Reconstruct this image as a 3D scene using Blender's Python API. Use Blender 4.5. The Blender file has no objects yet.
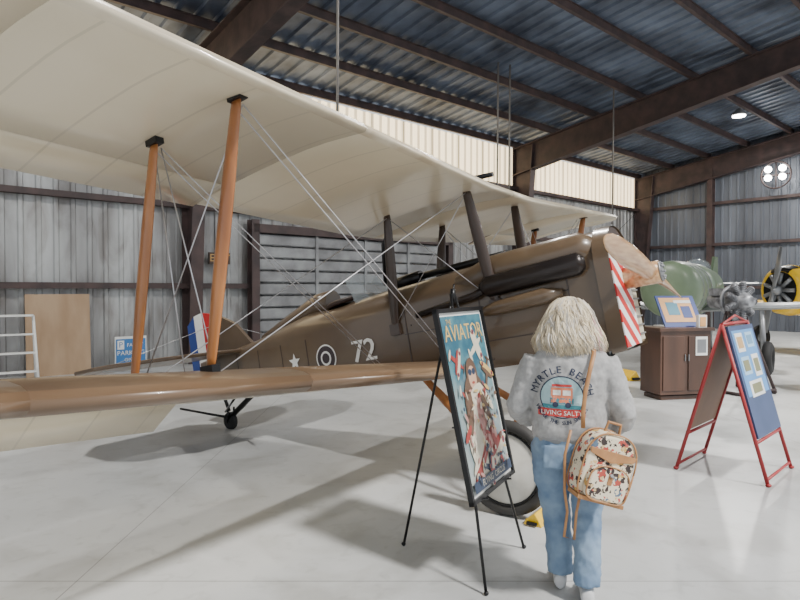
import bpy,bmesh,math,random
from mathutils import Vector,Matrix,Euler
random.seed(7)
D=bpy.data; sc=bpy.context.scene
V=Vector
# ---------------------------------------------------------------- helpers
def link(o,parent=None):
    sc.collection.objects.link(o)
    if parent: o.parent=parent
    return o
def empty(name,loc=(0,0,0),rot=(0,0,0),parent=None,matrix=None):
    o=D.objects.new(name,None); o.empty_display_size=.1
    link(o,parent)
    if matrix is not None: o.matrix_world=matrix
    else:
        o.location=loc; o.rotation_euler=rot
    return o
def C(r,g,b):
    f=lambda x:(x/255/12.92 if x/255<=.04045 else ((x/255+.055)/1.055)**2.4)
    return (f(r),f(g),f(b),1)
def nodes(m):
    m.use_nodes=True
    return m.node_tree.nodes,m.node_tree.links,m.node_tree.nodes['Principled BSDF']
def mat(name,c1,rough=.5,metal=0,c2=None,scale=4,bump=0,bscale=None,coat=0,stretch=(1,1,1),lo=.35,hi=.65,emit=None,estr=0,detail=4):
    m=D.materials.new(name); N,L,B=nodes(m)
    B.inputs['Base Color'].default_value=c1
    B.inputs['Roughness'].default_value=rough
    B.inputs['Metallic'].default_value=metal
    B.inputs['Coat Weight'].default_value=coat
    tc=N.new('ShaderNodeTexCoord'); mp=N.new('ShaderNodeMapping'); mp.inputs['Scale'].default_value=stretch
    L.new(tc.outputs['Object'],mp.inputs['Vector'])
    nz=N.new('ShaderNodeTexNoise'); nz.inputs['Scale'].default_value=scale; nz.inputs['Detail'].default_value=detail
    L.new(mp.outputs[0],nz.inputs['Vector'])
    cr=N.new('ShaderNodeValToRGB'); cr.color_ramp.elements[0].position=lo; cr.color_ramp.elements[1].position=hi
    if c2 is None: c2=tuple(x*.88 for x in c1[:3])+(1,)
    cr.color_ramp.elements[0].color=c1; cr.color_ramp.elements[1].color=c2
    L.new(nz.outputs['Fac'],cr.inputs['Fac']); L.new(cr.outputs['Color'],B.inputs['Base Color'])
    if bump:
        n2=N.new('ShaderNodeTexNoise'); n2.inputs['Scale'].default_value=bscale or scale*4; n2.inputs['Detail'].default_value=5
        L.new(mp.outputs[0],n2.inputs['Vector'])
        bp=N.new('ShaderNodeBump'); bp.inputs['Strength'].default_value=bump; bp.inputs['Distance'].default_value=.02
        L.new(n2.outputs['Fac'],bp.inputs['Height']); L.new(bp.outputs[0],B.inputs['Normal'])
    if emit is not None:
        B.inputs['Emission Color'].default_value=emit; B.inputs['Emission Strength'].default_value=estr
    return m
def math_node(N,L,op,a,b=None,cl=False):
    n=N.new('ShaderNodeMath'); n.operation=op; n.use_clamp=cl
    for i,x in enumerate((a,b)):
        if x is None: continue
        if isinstance(x,(int,float)): n.inputs[i].default_value=x
        else: L.new(x,n.inputs[i])
    return n.outputs[0]
def stripe_overlay(m,axis,period,width,dark,off=0):
    N,L=m.node_tree.nodes,m.node_tree.links; B=N['Principled BSDF']
    src=B.inputs['Base Color'].links[0].from_socket
    tc=N.new('ShaderNodeTexCoord'); sp=N.new('ShaderNodeSeparateXYZ'); L.new(tc.outputs['Object'],sp.inputs[0])
    x=math_node(N,L,'MULTIPLY',sp.outputs[axis],1/period); x=math_node(N,L,'ADD',x,100.0+off)
    fr=math_node(N,L,'FRACT',x); lt=math_node(N,L,'LESS_THAN',fr,width/period)
    k=math_node(N,L,'MULTIPLY',lt,1-dark)
    mx=N.new('ShaderNodeMix'); mx.data_type='RGBA'; mx.blend_type='MULTIPLY'
    L.new(k,mx.inputs['Factor']); L.new(src,mx.inputs['A']); mx.inputs['B'].default_value=(0.1,0.09,0.08,1)
    L.new(mx.outputs['Result'],B.inputs['Base Color'])
def noise_mult(m,scale,lo,hi,colr,detail=6,stretch=(1,1,1),amt=1):
    N,L=m.node_tree.nodes,m.node_tree.links; B=N['Principled BSDF']
    src=B.inputs['Base Color'].links[0].from_socket
    tc=N.new('ShaderNodeTexCoord'); mp=N.new('ShaderNodeMapping'); mp.inputs['Scale'].default_value=stretch; mp.inputs['Location'].default_value=(3.3,7.1,1.7)
    L.new(tc.outputs['Object'],mp.inputs['Vector'])
    nz=N.new('ShaderNodeTexNoise'); nz.inputs['Scale'].default_value=scale; nz.inputs['Detail'].default_value=detail; nz.inputs['Distortion'].default_value=.6
    L.new(mp.outputs[0],nz.inputs['Vector'])
    cr=N.new('ShaderNodeValToRGB'); cr.color_ramp.elements[0].position=lo; cr.color_ramp.elements[1].position=hi
    cr.color_ramp.elements[0].color=(1,1,1,1); cr.color_ramp.elements[1].color=colr
    L.new(nz.outputs['Fac'],cr.inputs['Fac'])
    mx=N.new('ShaderNodeMix'); mx.data_type='RGBA'; mx.blend_type='MULTIPLY'; mx.inputs['Factor'].default_value=amt
    L.new(src,mx.inputs['A']); L.new(cr.outputs['Color'],mx.inputs['B']); L.new(mx.outputs['Result'],B.inputs['Base Color'])
def diag_mat(name,ca,cb,period):
    m=D.materials.new(name); N,L,B=nodes(m); B.inputs['Roughness'].default_value=.45
    tc=N.new('ShaderNodeTexCoord'); sp=N.new('ShaderNodeSeparateXYZ'); L.new(tc.outputs['Object'],sp.inputs[0])
    s=math_node(N,L,'MULTIPLY',sp.outputs['Y'],.7); s=math_node(N,L,'ADD',s,sp.outputs['Z'])
    x=math_node(N,L,'MULTIPLY',s,1/period); x=math_node(N,L,'ADD',x,50)
    g=math_node(N,L,'GREATER_THAN',math_node(N,L,'FRACT',x),.5)
    mx=N.new('ShaderNodeMix'); mx.data_type='RGBA'; L.new(g,mx.inputs['Factor'])
    mx.inputs['A'].default_value=ca; mx.inputs['B'].default_value=cb
    L.new(mx.outputs['Result'],B.inputs['Base Color']); return m

def text_geo(s,size):
    cu=D.curves.new('t','FONT'); cu.body=s; cu.size=size; cu.align_x='CENTER'; cu.align_y='CENTER'; cu.resolution_u=2
    o=D.objects.new('t',cu); sc.collection.objects.link(o); bpy.context.view_layer.update()
    dg=bpy.context.evaluated_depsgraph_get(); me=D.meshes.new_from_object(o.evaluated_get(dg))
    vs=[v.co.copy() for v in me.vertices]; fs=[tuple(p.vertices) for p in me.polygons]
    D.objects.remove(o); D.curves.remove(cu); D.meshes.remove(me)
    return vs,fs
class MB:
    def __init__(s): s.v=[];s.f=[];s.m=[];s.s=[]
    def add(s,vs,fs,mi=0,sm=False,M=None):
        o=len(s.v)
        for v in vs:
            v=V(v); s.v.append(M@v if M is not None else v)
        for i,f in enumerate(fs):
            s.f.append([o+k for k in f]); s.m.append(mi[i] if isinstance(mi,list) else mi); s.s.append(sm)
        return s
    def box(s,c,d,mi=0,M=None):
        x,y,z=[k/2 for k in d]; c=V(c)
        vs=[c+V((i*x,j*y,k*z)) for i in(-1,1) for j in(-1,1) for k in(-1,1)]
        return s.add(vs,[(0,1,3,2),(4,6,7,5),(0,4,5,1),(2,3,7,6),(0,2,6,4),(1,5,7,3)],mi,False,M)
    def loft(s,rings,mi=0,caps=True,sm=True,M=None,closed=True):
        n=len(rings[0]); vs=[p for r in rings for p in r]; fs=[];ms=[]
        for i in range(len(rings)-1):
            for j in range(n if closed else n-1):
                k=(j+1)%n; fs.append((i*n+j,i*n+k,(i+1)*n+k,(i+1)*n+j)); ms.append(mi[j] if isinstance(mi,list) else mi)
        s.add(vs,fs,ms,sm,M)
        if caps and closed:
            m0=mi[0] if isinstance(mi,list) else mi
            o=len(s.v)-len(vs)
            s.f.append([o+j for j in range(n)]);s.m.append(m0);s.s.append(False)
            s.f.append([o+(len(rings)-1)*n+j for j in range(n)]);s.m.append(m0);s.s.append(False)
        return s
    def tube(s,pts,rad,seg=10,mi=0,ref=None,sm=True,M=None):
        pts=[V(p) for p in pts]
        if not isinstance(rad,list): rad=[rad]*len(pts)
        T=(pts[-1]-pts[0])
        if T.length<1e-6: T=pts[1]-pts[0]
        T=T.normalized()
        if ref is None: ref=V((0,0,1)) if abs(T.z)<.8 else V((1,0,0))
        ref=V(ref); rings=[]
        for i,p in enumerate(pts):
            a=pts[max(i-1,0)]; b=pts[min(i+1,len(pts)-1)]; t=(b-a).normalized()
            u=(ref-ref.dot(t)*t).normalized(); w=t.cross(u)
            r=rad[i]; rx,ry=(r if isinstance(r,tuple) else (r,r))
            rings.append([p+u*rx*math.cos(q)+w*ry*math.sin(q) for q in [2*math.pi*k/seg for k in range(seg)]])
        return s.loft(rings,mi,True,sm,M)
    def ell(s,c,r,mi=0,nu=16,nv=10,M=None):
        c=V(c); rings=[]
        for i in range(1,nv):
            th=math.pi*i/nv
            rings.append([c+V((r[0]*math.sin(th)*math.cos(2*math.pi*j/nu),r[1]*math.sin(th)*math.sin(2*math.pi*j/nu),r[2]*math.cos(th))) for j in range(nu)])
        vs=[c+V((0,0,r[2]))]+[p for q in rings for p in q]+[c-V((0,0,r[2]))]
        fs=[]
        for j in range(nu):
            k=(j+1)%nu; fs.append((0,1+j,1+k)); b=1+(nv-2)*nu; fs.append((len(vs)-1,b+k,b+j))
            for i in range(nv-2): fs.append((1+i*nu+j,1+(i+1)*nu+j,1+(i+1)*nu+k,1+i*nu+k))
        return s.add(vs,fs,mi,True,M)
    def disc(s,M,r,mi=0,n=32,rings=1,ry=None):
        ry=ry or r; vs=[V((0,0,0))]; fs=[]
        for q in range(1,rings+1):
            for i in range(n):
                a=2*math.pi*i/n; vs.append(V((r*q/rings*math.cos(a),ry*q/rings*math.sin(a),0)))
        for i in range(n): fs.append((0,1+i,1+(i+1)%n))
        for q in range(rings-1):
            for i in range(n):
                k=(i+1)%n; fs.append((1+q*n+i,1+(q+1)*n+i,1+(q+1)*n+k,1+q*n+k))
        return s.add(vs,fs,mi,False,M)
    def torus(s,c,R,r,axis='y',mi=0,n=36,k=10,M=None,sy=1):
        c=V(c); vs=[];fs=[]
        for i in range(n):
            A=2*math.pi*i/n
            for j in range(k):
                B=2*math.pi*j/k; q=R+r*math.cos(B); x=q*math.cos(A); y=q*math.sin(A); z=r*math.sin(B)*sy
                p={'z':V((x,y,z)),'y':V((x,z,y)),'x':V((z,x,y))}[axis]; vs.append(c+p)
                fs.append((i*k+j,((i+1)%n)*k+j,((i+1)%n)*k+(j+1)%k,i*k+(j+1)%k))
        return s.add(vs,fs,mi,True,M)
    def text(s,t,size,M,mi=0):
        vs,fs=text_geo(t,size); return s.add(vs,fs,mi,False,M)
    def poly(s,pts,mi=0,M=None): return s.add(pts,[tuple(range(len(pts)))],mi,False,M)
    def obj(s,name,mats,parent=None,bevel=0,matrix=None,recalc=True):
        me=D.meshes.new(name); me.from_pydata([tuple(v) for v in s.v],[],s.f)
        if not isinstance(mats,(list,tuple)): mats=[mats]
        for m in mats: me.materials.append(m)
        for p,mi,sm in zip(me.polygons,s.m,s.s): p.material_index=mi; p.use_smooth=sm
        if recalc:
            bm=bmesh.new(); bm.from_mesh(me); bmesh.ops.recalc_face_normals(bm,faces=bm.faces); bm.to_mesh(me); bm.free()
        o=D.objects.new(name,me); link(o,parent)
        if matrix is not None: o.matrix_world=matrix
        if bevel:
            b=o.modifiers.new('bev','BEVEL'); b.width=bevel; b.segments=2; b.limit_method='ANGLE'
        return o
def frame(o,x,y,z):
    M=Matrix.Identity(4)
    for i,a in enumerate((x,y,z)):
        for k in range(3): M[k][i]=a[k]
    for k in range(3): M[k][3]=o[k]
    return M
T=Matrix.Translation
# ---------------------------------------------------------------- materials
steel=mat('rust_primer_steel',C(80,64,62),.55,.1,C(60,50,50),3,.2)
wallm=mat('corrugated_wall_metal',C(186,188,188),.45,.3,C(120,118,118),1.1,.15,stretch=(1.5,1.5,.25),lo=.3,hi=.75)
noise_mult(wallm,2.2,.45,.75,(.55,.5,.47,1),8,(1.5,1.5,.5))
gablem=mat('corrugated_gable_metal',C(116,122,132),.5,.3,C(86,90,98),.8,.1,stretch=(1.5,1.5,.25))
roofm=mat('roof_deck_metal',C(118,130,150),.42,.35,C(56,62,76),.9,.15,lo=.3,hi=.7,detail=8)
doorm=mat('overhead_door_paint',C(156,158,160),.55,.1,C(122,122,124),2)
ply=mat('plywood',C(176,150,122),.7,0,C(156,128,100),3,stretch=(1,1,.3))
floorm=mat('polished_concrete',C(206,207,206),.33,0,C(168,170,170),.45,.04,30,detail=9,lo=.3,hi=.72)
noise_mult(floorm,1.6,.5,.72,(.76,.75,.73,1),10); noise_mult(floorm,9,.55,.75,(.84,.84,.83,1),8)
stripe_overlay(floorm,'X',6.1,.008,.5,.3); stripe_overlay(floorm,'Y',6.1,.008,.5,.45)
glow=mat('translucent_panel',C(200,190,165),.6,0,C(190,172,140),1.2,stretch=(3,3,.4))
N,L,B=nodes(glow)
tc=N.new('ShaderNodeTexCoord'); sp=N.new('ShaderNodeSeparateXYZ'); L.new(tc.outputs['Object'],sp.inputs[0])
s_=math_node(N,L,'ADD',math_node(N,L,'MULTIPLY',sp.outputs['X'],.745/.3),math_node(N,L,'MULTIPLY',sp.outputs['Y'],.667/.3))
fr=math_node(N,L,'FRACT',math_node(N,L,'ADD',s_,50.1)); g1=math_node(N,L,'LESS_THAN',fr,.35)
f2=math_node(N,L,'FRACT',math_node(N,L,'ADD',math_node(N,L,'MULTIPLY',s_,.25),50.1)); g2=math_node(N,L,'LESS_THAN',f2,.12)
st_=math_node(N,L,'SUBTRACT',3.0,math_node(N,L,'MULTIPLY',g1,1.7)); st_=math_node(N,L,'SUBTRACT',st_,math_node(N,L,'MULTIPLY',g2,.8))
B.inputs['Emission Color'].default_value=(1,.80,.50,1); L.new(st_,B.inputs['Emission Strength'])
black=mat('black_metal',C(22,22,24),.35,.3)
dark=mat('dark_rubber',C(26,26,27),.75)
white=mat('white_paint',C(232,232,228),.5)
grey=mat('grey_metal',C(140,142,145),.4,.5)
silver=mat('silver_wire',C(200,200,204),.35,.6)
brown=mat('brown_dope',C(98,81,62),.3,0,C(82,67,52),1.5,.04,coat=.35)
browntop=mat('brown_dope_wing',C(102,82,62),.4,0,C(80,64,50),1.2,.05,coat=.2)
cream=mat('cream_doped_fabric',C(222,210,184),.28,0,C(204,190,162),.9,.03,coat=.35,lo=.4,hi=.8)
stripe_overlay(cream,'Y',.36,.014,.82)
creamle=mat('cream_leading_edge',C(214,202,178),.35,0,C(186,168,140),2.4,coat=.3,lo=.5,hi=.7)
brownle=mat('worn_leading_edge',C(104,82,62),.35,0,C(150,128,102),1.4,coat=.3,lo=.5,hi=.7,stretch=(6,.5,6))
creamp=mat('cream_plain',C(215,208,190),.4,0,C(192,182,160),2)
wood=mat('varnished_strut_wood',C(178,116,62),.3,0,C(140,86,46),6,.03,stretch=(1,1,.15),coat=.4)
propw=mat('laminated_prop_wood',C(206,166,118),.28,0,C(172,124,78),9,.02,stretch=(4,.4,4),coat=.6)
dkwood=mat('dark_strut_paint',C(62,48,40),.35,0,coat=.3)
red=mat('red_paint',C(190,32,34),.45); blue=mat('blue_paint',C(34,62,132),.45)
tyrem=mat('tyre_rubber',C(58,56,54),.7)
leather=mat('cockpit_leather',C(52,34,24),.5)
glass=mat('windscreen_glass',C(170,180,185),.1); glass.node_tree.nodes['Principled BSDF'].inputs['Alpha'].default_value=.45
yellow=mat('yellow_paint',C(240,194,26),.35,coat=.4)
green=mat('green_paint',C(120,138,110),.4,0,C(100,116,92),2,coat=.2)
lamp_e=mat('lamp_lens',C(255,255,255),.4,emit=(1,.98,.93,1),estr=25)
# ---------------------------------------------------------------- hangar shell
W0=V((-7.4,11.1,0)); dS=V((.745,.667,0)).normalized(); dT=V((.667,-.745,0)).normalized()
SC=24.6; Z=V((0,0,1)); SL=.145; EAVE=6.75
def H(s,t,z): return W0+dS*s+dT*t+Z*z
def ribs(a,b,per=.3,h=.03):
    out=[];u=a
    while u<b:
        for f,d in((0,0),(.62,0),(.70,h),(.92,h)): out.append((u+f*per,d))
        u+=per
    return out
def corr(name,m,a,b,fn,zlo,zhi,per=.3,h=.03):
    mb=MB(); R=ribs(a,b,per,h)
    r1=[fn(u,d,zlo(u)) for u,d in R]; r2=[fn(u,d,zhi(u)) for u,d in R]
    mb.loft([r1,r2],0,False,False,closed=False)
    return mb.obj(name,m,recalc=False)
corr('wall_back',wallm,-14,SC,lambda u,d,z:H(u,d-.05,z),lambda u:0,lambda u:5.3)
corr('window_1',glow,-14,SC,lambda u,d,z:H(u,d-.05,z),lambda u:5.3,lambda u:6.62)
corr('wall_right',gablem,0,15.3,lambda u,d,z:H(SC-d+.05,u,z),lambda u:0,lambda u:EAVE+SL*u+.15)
corr('ceiling',roofm,-14,SC,lambda u,d,z:H(u,0 if z<1 else 15.4,EAVE+(0 if z<1 else SL*15.4)-d+.12),lambda u:0,lambda u:5,.4,.05)
mb=MB(); mb.poly([H(-25,-.3,0),H(SC+.3,-.3,0),H(SC+.3,30,0),H(-25,30,0)]); mb.obj('floor',floorm)
def ibeam(mb,p0,p1,d0,d1,w,side,depthdir,fl=.03,mi=0):
    p0=V(p0);p1=V(p1);side=V(side).normalized();dd=V(depthdir).normalized()
    def slab(a0,a1,b0,b1,hw):
        vs=[a0-side*hw,a0+side*hw,b0+side*hw,b0-side*hw,a1-side*hw,a1+side*hw,b1+side*hw,b1-side*hw]
        mb.add(vs,[(0,1,2,3),(4,7,6,5),(0,4,5,1),(3,2,6,7),(1,5,6,2),(0,3,7,4)],mi)
    slab(p0,p1,p0+dd*fl,p1+dd*fl,w/2)
    slab(p0+dd*(d0-fl),p1+dd*(d1-fl),p0+dd*d0,p1+dd*d1,w/2)
    slab(p0+dd*fl,p1+dd*fl,p0+dd*(d0-fl),p1+dd*(d1-fl),.012)
for i,s in enumerate((-8.3,3.55,15.4,SC-.3)):
    mb=MB()
    ibeam(mb,H(s,.0,0),H(s,.0,EAVE-.1),.35,.85,.28,dS,dT)
    ibeam(mb,H(s,0,EAVE-.16),H(s,15.3,EAVE-.16+SL*15.3),.95,.55,.3,dS,-Z)
    mb.obj('trim_frame_%d'%(i+1),steel)
for i in range(11):
    t=.1+1.5*i; z=EAVE+SL*t; mb=MB()
    ibeam(mb,H(-14,t,z+.06),H(SC,t,z+.06),.2,.2,.09,dT,-Z,.012)
    mb.obj('trim_purlin_%d'%(i+1),steel)
for i,z in enumerate((1.72,3.5,5.2)):
    mb=MB(); ibeam(mb,H(-14,.0,z),H(SC,.0,z),.16,.16,.12,Z,dT,.012); mb.obj('trim_girt_back_%d'%i,steel)
    mb=MB(); ibeam(mb,H(SC-.02,0,z),H(SC-.02,15,z),.16,.16,.12,Z,-dS,.012); mb.obj('trim_girt_right_%d'%i,steel)
for i,t in enumerate((3.2,9.5)):
    mb=MB(); ibeam(mb,H(SC-.05,t,0),H(SC-.05,t,EAVE+SL*t-.1),.3,.3,.22,dT,-dS); mb.obj('trim_gable_column_%d'%i,steel)
mb=MB(); s0,s1=5.2,11.6
for i in range(10):
    z=.01+i*.3; pts=[H(s0,.2,z),H(s1,.2,z),H(s1,.2,z+.27),H(s0,.2,z+.27)]
    q=[H(s0,.23,z+.03),H(s1,.23,z+.03),H(s1,.23,z+.25),H(s0,.23,z+.25)]
    mb.loft([pts,q],0,True,False)
for s in(6.8,8.4,10.0): mb.loft([[H(s,.23,0),H(s+.08,.23,0),H(s+.08,.23,3),H(s,.23,3)],[H(s,.27,0),H(s+.08,.27,0),H(s+.08,.27,3),H(s,.27,3)]],0,True,False)
mb.obj('door_1',doorm)
mb=MB()
for s in(s0-.15,s1+.15): ibeam(mb,H(s,.1,0),H(s,.1,3.3),.25,.25,.2,dS,dT)
ibeam(mb,H(s0-.2,.1,3.1),H(s1+.2,.1,3.1),.25,.25,.2,Z,dT); mb.obj('trim_1',steel)
mb=MB(); mb.tube([H(3.7,.2,5.2),H(15.2,.2,.3)],.012,6); mb.tube([H(15.6,.2,.3),H(24.2,.2,5.2)],.012,6); mb.obj('trim_brace_rod',steel)
mb=MB(); mb.loft([[H(.35,.30,0),H(1.45,.30,0),H(1.45,.22,1.55),H(.35,.22,1.55)],[H(.35,.33,0),H(1.45,.33,0),H(1.45,.25,1.55),H(.35,.25,1.55)]],0,True,False); mb.obj('plywood_sheet',ply)
Mw=frame(H(2.2,.34,.38),dS,Z,dT)
r=empty('parking_sign')
mb=MB(); mb.box((0,0,0),(.62,.6,.02),0,Mw); mb.box((0,-.0,.012),(.58,.5,.012),1,Mw); mb.box((-.2,.13,.02),(.13,.18,.006),0,Mw)
mb.text('PARKING',.13,Mw@T((.0,-.04,.022)),0); mb.text('ONLY',.1,Mw@T((0,-.18,.022)),0); mb.text('P',.16,Mw@T((-.2,.13,.026)),1); mb.text('FAMILY',.1,Mw@T((.08,.12,.022)),0)
mb.obj('board',[white,mat('sign_blue',C(60,120,180),.5)],r)
mb=MB(); mb.box((0,-.33,.0),(.5,.04,.2),0,Mw); mb.box((0,-.36,0),(.3,.03,.3),0,Mw); mb.box((-.22,-.2,-.04),(.03,.3,.03),0,Mw); mb.box((.22,-.2,-.04),(.03,.3,.03),0,Mw); mb.obj('foot',grey,r)
r=empty('exit_sign'); M=frame(H(4.2,.2,2.35),dS,Z,dT)
mb=MB(); mb.box((0,0,0),(.5,.26,.06),0,M); mb.text('EXIT',.24,M@T((0,0,.035)),1); mb.obj('panel',[mat('exit_housing',C(70,52,40),.5),mat('exit_letters',C(190,150,90),.5)],r)
r=empty('step_ladder',(-6.35,9.9,0),(0,0,math.radians(35)))
mb=MB()
for x in(-.25,.25):
    mb.tube([(x*1.2,-.35,0),(x,0,1.2)],[.022,.022],6)
    mb.tube([(x*1.2,.35,0),(x,.03,1.2)],[.018,.018],6)
for i in range(1,4):
    f=i/4; mb.box((0,-.35*(1-f)+.02,1.2*f),(.56-.06*f,.12,.025))
mb.box((0,.01,1.21),(.5,.2,.03)); mb.box((0,.26,.25),(.56,.02,.02)); mb.obj('frame',white,r)
# ---------------------------------------------------------------- lamps
def bay_and_fill_lamp(x,y,p,drop=.42):
    t=(V((x,y,0))-W0).dot(dT); zr=EAVE+SL*t; z=zr-drop
    r=empty('high_bay_and_fill_lamp',(x,y,z))
    mb=MB(); mb.tube([(0,0,.02),(0,0,.1),(0,0,.2),(0,0,.24)],[.22,.2,.1,.06],20); mb.tube([(0,0,.24),(0,0,drop+.02)],.012,6); mb.obj('housing',grey,r)
    mb=MB(); mb.tube([(0,0,-.01),(0,0,.02)],.19,24); mb.obj('lens',lamp_e,r)
    ld=D.lights.new('bulb','AREA'); ld.shape='DISK'; ld.size=.5; ld.energy=p; ld.color=(1,.97,.92)
    lo=D.objects.new('bulb',ld); link(lo,r); lo.location=(0,0,-.04)
for x,y,p in((10.9,19.4,700),(4.5,3.5,220),(-4,6,400),(2,9.6,300),(16.5,13,700)):  # first is a real fixture; the other four are unseen, added for light
    bay_and_fill_lamp(x,y,p)
r=empty('wall_floodlight_cluster',matrix=frame(H(SC-.35,5.75,5.95),dT,-dS,Z))
mb=MB(); mb.torus((0,.45,0),.5,.03,'y',n=30); mb.tube([(0,-.2,0),(0,.45,0)],.03,8); mb.tube([(-.5,.45,0),(.5,.45,0)],.02,8); mb.tube([(0,.45,-.5),(0,.45,.5)],.02,8); mb.obj('bracket',steel,r)
mb=MB()
for x in(-.24,.24):
    for z in(-.1,.22): mb.tube([(x,.5,z),(x,.58,z)],.12,16)
mb.obj('lenses',lamp_e,r)
cordm=mat('cord',C(120,116,112),.6)
for (x,y,z0) in((2.42,15,4.0),(2.75,15.2,3.9),(-1.0,9.6,3.9),(6.0,17,3.6)):
    t=(V((x,y,0))-W0).dot(dT); mb=MB(); mb.tube([(x,y,z0),(x+.02,y,EAVE+SL*t)],.022,6); mb.tube([(x,y,z0-.12),(x,y,z0)],.035,8); mb.obj('hanging_cord',cordm)
# ---------------------------------------------------------------- biplane
P=V((1.94,4.5,1.78)); TH=11.5
plane=empty('biplane',P,(0,math.radians(-TH),math.radians(-33)))
XS=[0,.012,.04,.1,.2,.3,.45,.6,.76,.88,1]
YU=[.0,.022,.038,.056,.072,.077,.075,.064,.044,.024,.003]
YL=[.0,-.01,-.008,.0,.012,.018,.02,.017,.01,.004,-.003]
YLl=[.0,-.022,-.034,-.034,-.026,-.02,-.014,-.01,-.006,-.004,-.003]
def interp(xs,ys,x):
    for i in range(len(xs)-1):
        if x<=xs[i+1]+1e-9:
            f=(x-xs[i])/(xs[i+1]-xs[i]); return ys[i]+f*(ys[i+1]-ys[i])
    return ys[-1]
def wring(b,aLE,ch,c,x0=0,x1=1,droop=0,low=False):
    xs=[x0]+[x for x in XS if x0+.005<x<x1-.005]+[x1]; YY=YLl if low else YL
    pts=[(x,interp(XS,YU,x)) for x in xs]+[(x,interp(XS,YY,x)) for x in reversed(xs)]
    n=len(xs); ms=[]
    for j in range(len(pts)):
        if j<n-1: ms.append(2 if pts[j][0]<.011 and x0==0 else 0)
        elif j==n-1: ms.append(0 if x1<1 else 1)
        else: ms.append(2 if pts[j][0]<(.11 if low else .07) and x0==0 else 1)
    if droop:
        hx,hy=x0,(interp(XS,YU,x0)+interp(XS,YY,x0))/2; q=math.radians(droop)
        pts=[(hx+(x-hx)*math.cos(q)+(y-hy)*math.sin(q),hy-(x-hx)*math.sin(q)+(y-hy)*math.cos(q)) for x,y in pts]
    return [V((aLE-x*ch,b,c+y*ch)) for x,y in pts],ms
def wing(name,aLE,c0,dih,b0,btip,ail_droop,ch=1.52,bail=2.1,low=False):
    cc=lambda b:c0+max(0,abs(b)-.45)*math.tan(math.radians(dih))
    for sg in(-1,1):
        mb=MB()
        def lf(bs,x0=0,x1=1,droop=0,shift=None):
            rs=[]
            for i,b in enumerate(bs):
                sh=shift[i] if shift else 0
                r_,ms=wring(sg*b,aLE-sh,ch-sh*1.15,cc(b)+sh*.02,x0,x1,droop,low); rs.append(r_)
            mb.loft(rs,ms,True,True)
        ba=btip-.33
        lf([b0,.45,1.2,bail]); lf([bail,ba],0,.765); lf([ba,btip-.15,btip-.05,btip],shift=[0,.05,.16,.4])
        lf([bail+.02,ba-.02],.775,1,ail_droop)
        mb.obj(name+('_starboard' if sg<0 else '_port'),[browntop,cream,brownle if low else creamle],plane)
wing('upper_wing',-.99,.895,3.2,0,4.1,4)
wing('lower_wing',-1.45,-.5,4.6,.3,4.12,30,bail=2.35,low=True)
cu=lambda b:.895+max(0,abs(b)-.45)*math.tan(math.radians(3.2))
cl=lambda b:-.5+max(0,abs(b)-.45)*math.tan(math.radians(4.6))
FS=[(-.3,.33,-.5,.1,.36),(-.34,.37,-.52,.12,.40),(-.55,.38,-.52,.13,.42),(-1.3,.38,-.52,.12,.38),(-2.0,.38,-.52,.1,.35),(-2.6,.37,-.5,.08,.33),(-3.0,.35,-.47,.07,.3),(-3.4,.31,-.42,.06,.3),(-4.2,.2,-.31,.04,.15),(-5.0,.08,-.17,.02,.06),(-5.3,.03,-.1,0,.03)]
def fring(a,hw,cb,cs,ct):
    p=[(-hw*.93,cb),(-hw*.3,cb),(hw*.3,cb),(hw*.93,cb),(hw,cb+.04),(hw,(cb+cs)/2),(hw,cs)]
    for i in range(1,12):
        q=math.pi*i/12; p.append((hw*math.cos(q),cs+(ct-cs)*math.sin(q)**.85))
    p+=[(-hw,cs),(-hw,(cb+cs)/2),(-hw,cb+.04)]
    return [V((a,b,c)) for b,c in p]
mb=MB(); mb.loft([fring(*f) for f in FS]); fus=mb.obj('fuselage',brown,plane)
em=fus.modifiers.new('es','EDGE_SPLIT'); em.split_angle=math.radians(35)
def hw(a):
    for i in range(len(FS)-1):
        if FS[i][0]>=a>=FS[i+1][0]:
            f=(a-FS[i][0])/(FS[i+1][0]-FS[i][0]); return FS[i][1]+f*(FS[i+1][1]-FS[i][1])
mb=MB()
for sg in(-1,1):
    for a in(-.58,-1.32,-2.05): mb.box((a,sg*.383,-.2),(.010,.005,.6))
    mb.box((-.98,sg*.383,-.02),(.8,.005,.010)); mb.box((-.98,sg*.383,-.3),(.75,.005,.008)); mb.box((-1.7,sg*.383,-.12),(.75,.004,.008))
    for a in(-.62,-.9,-1.28,-1.36,-1.7,-2.0):
        for c in(-.45,-.05): mb.ell((a,sg*.383,c),(.008,.004,.008),0,8,6)
    for a in(-3.3,-3.7,-4.1,-4.5): mb.box((a,sg*(hw(a)+.001),-.13),(.008,.006,.3))
mb.obj('cowl_panel_lines',dkwood,plane)
mb=MB(); mb.box((-.27,-.11,-.14),(.05,.48,.74),0); mb.obj('striped_shutter',diag_mat('hazard_stripes',C(198,40,40),C(238,236,232),.19),plane,.004)
mb=MB(); mb.box((-.28,.245,-.16),(.04,.22,.66),0); 
for i in range(9): mb.box((-.255,.245,-.44+.07*i),(.02,.21,.012),1)
mb.obj('radiator_grille',[creamp,grey],plane)
mb=MB(); rs=[fring(-.25,.375,-.53,.12,.42),fring(-.36,.385,-.54,.12,.43)]; mb.loft(rs,0,False)
mb.tube([(-.26,-.2,.27),(-.24,.2,.27)],.012,6); mb.obj('radiator_shell',brown,plane)
mb=MB(); mb.add([V((-.262,b,c)) for b,c in [(p.y*.97,p.z*.97+.005) for p in fring(0,.375,-.53,.12,.42)]],[tuple(range(21))]); mb.obj('radiator_face',dkwood,plane)
mb=MB(); 
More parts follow.
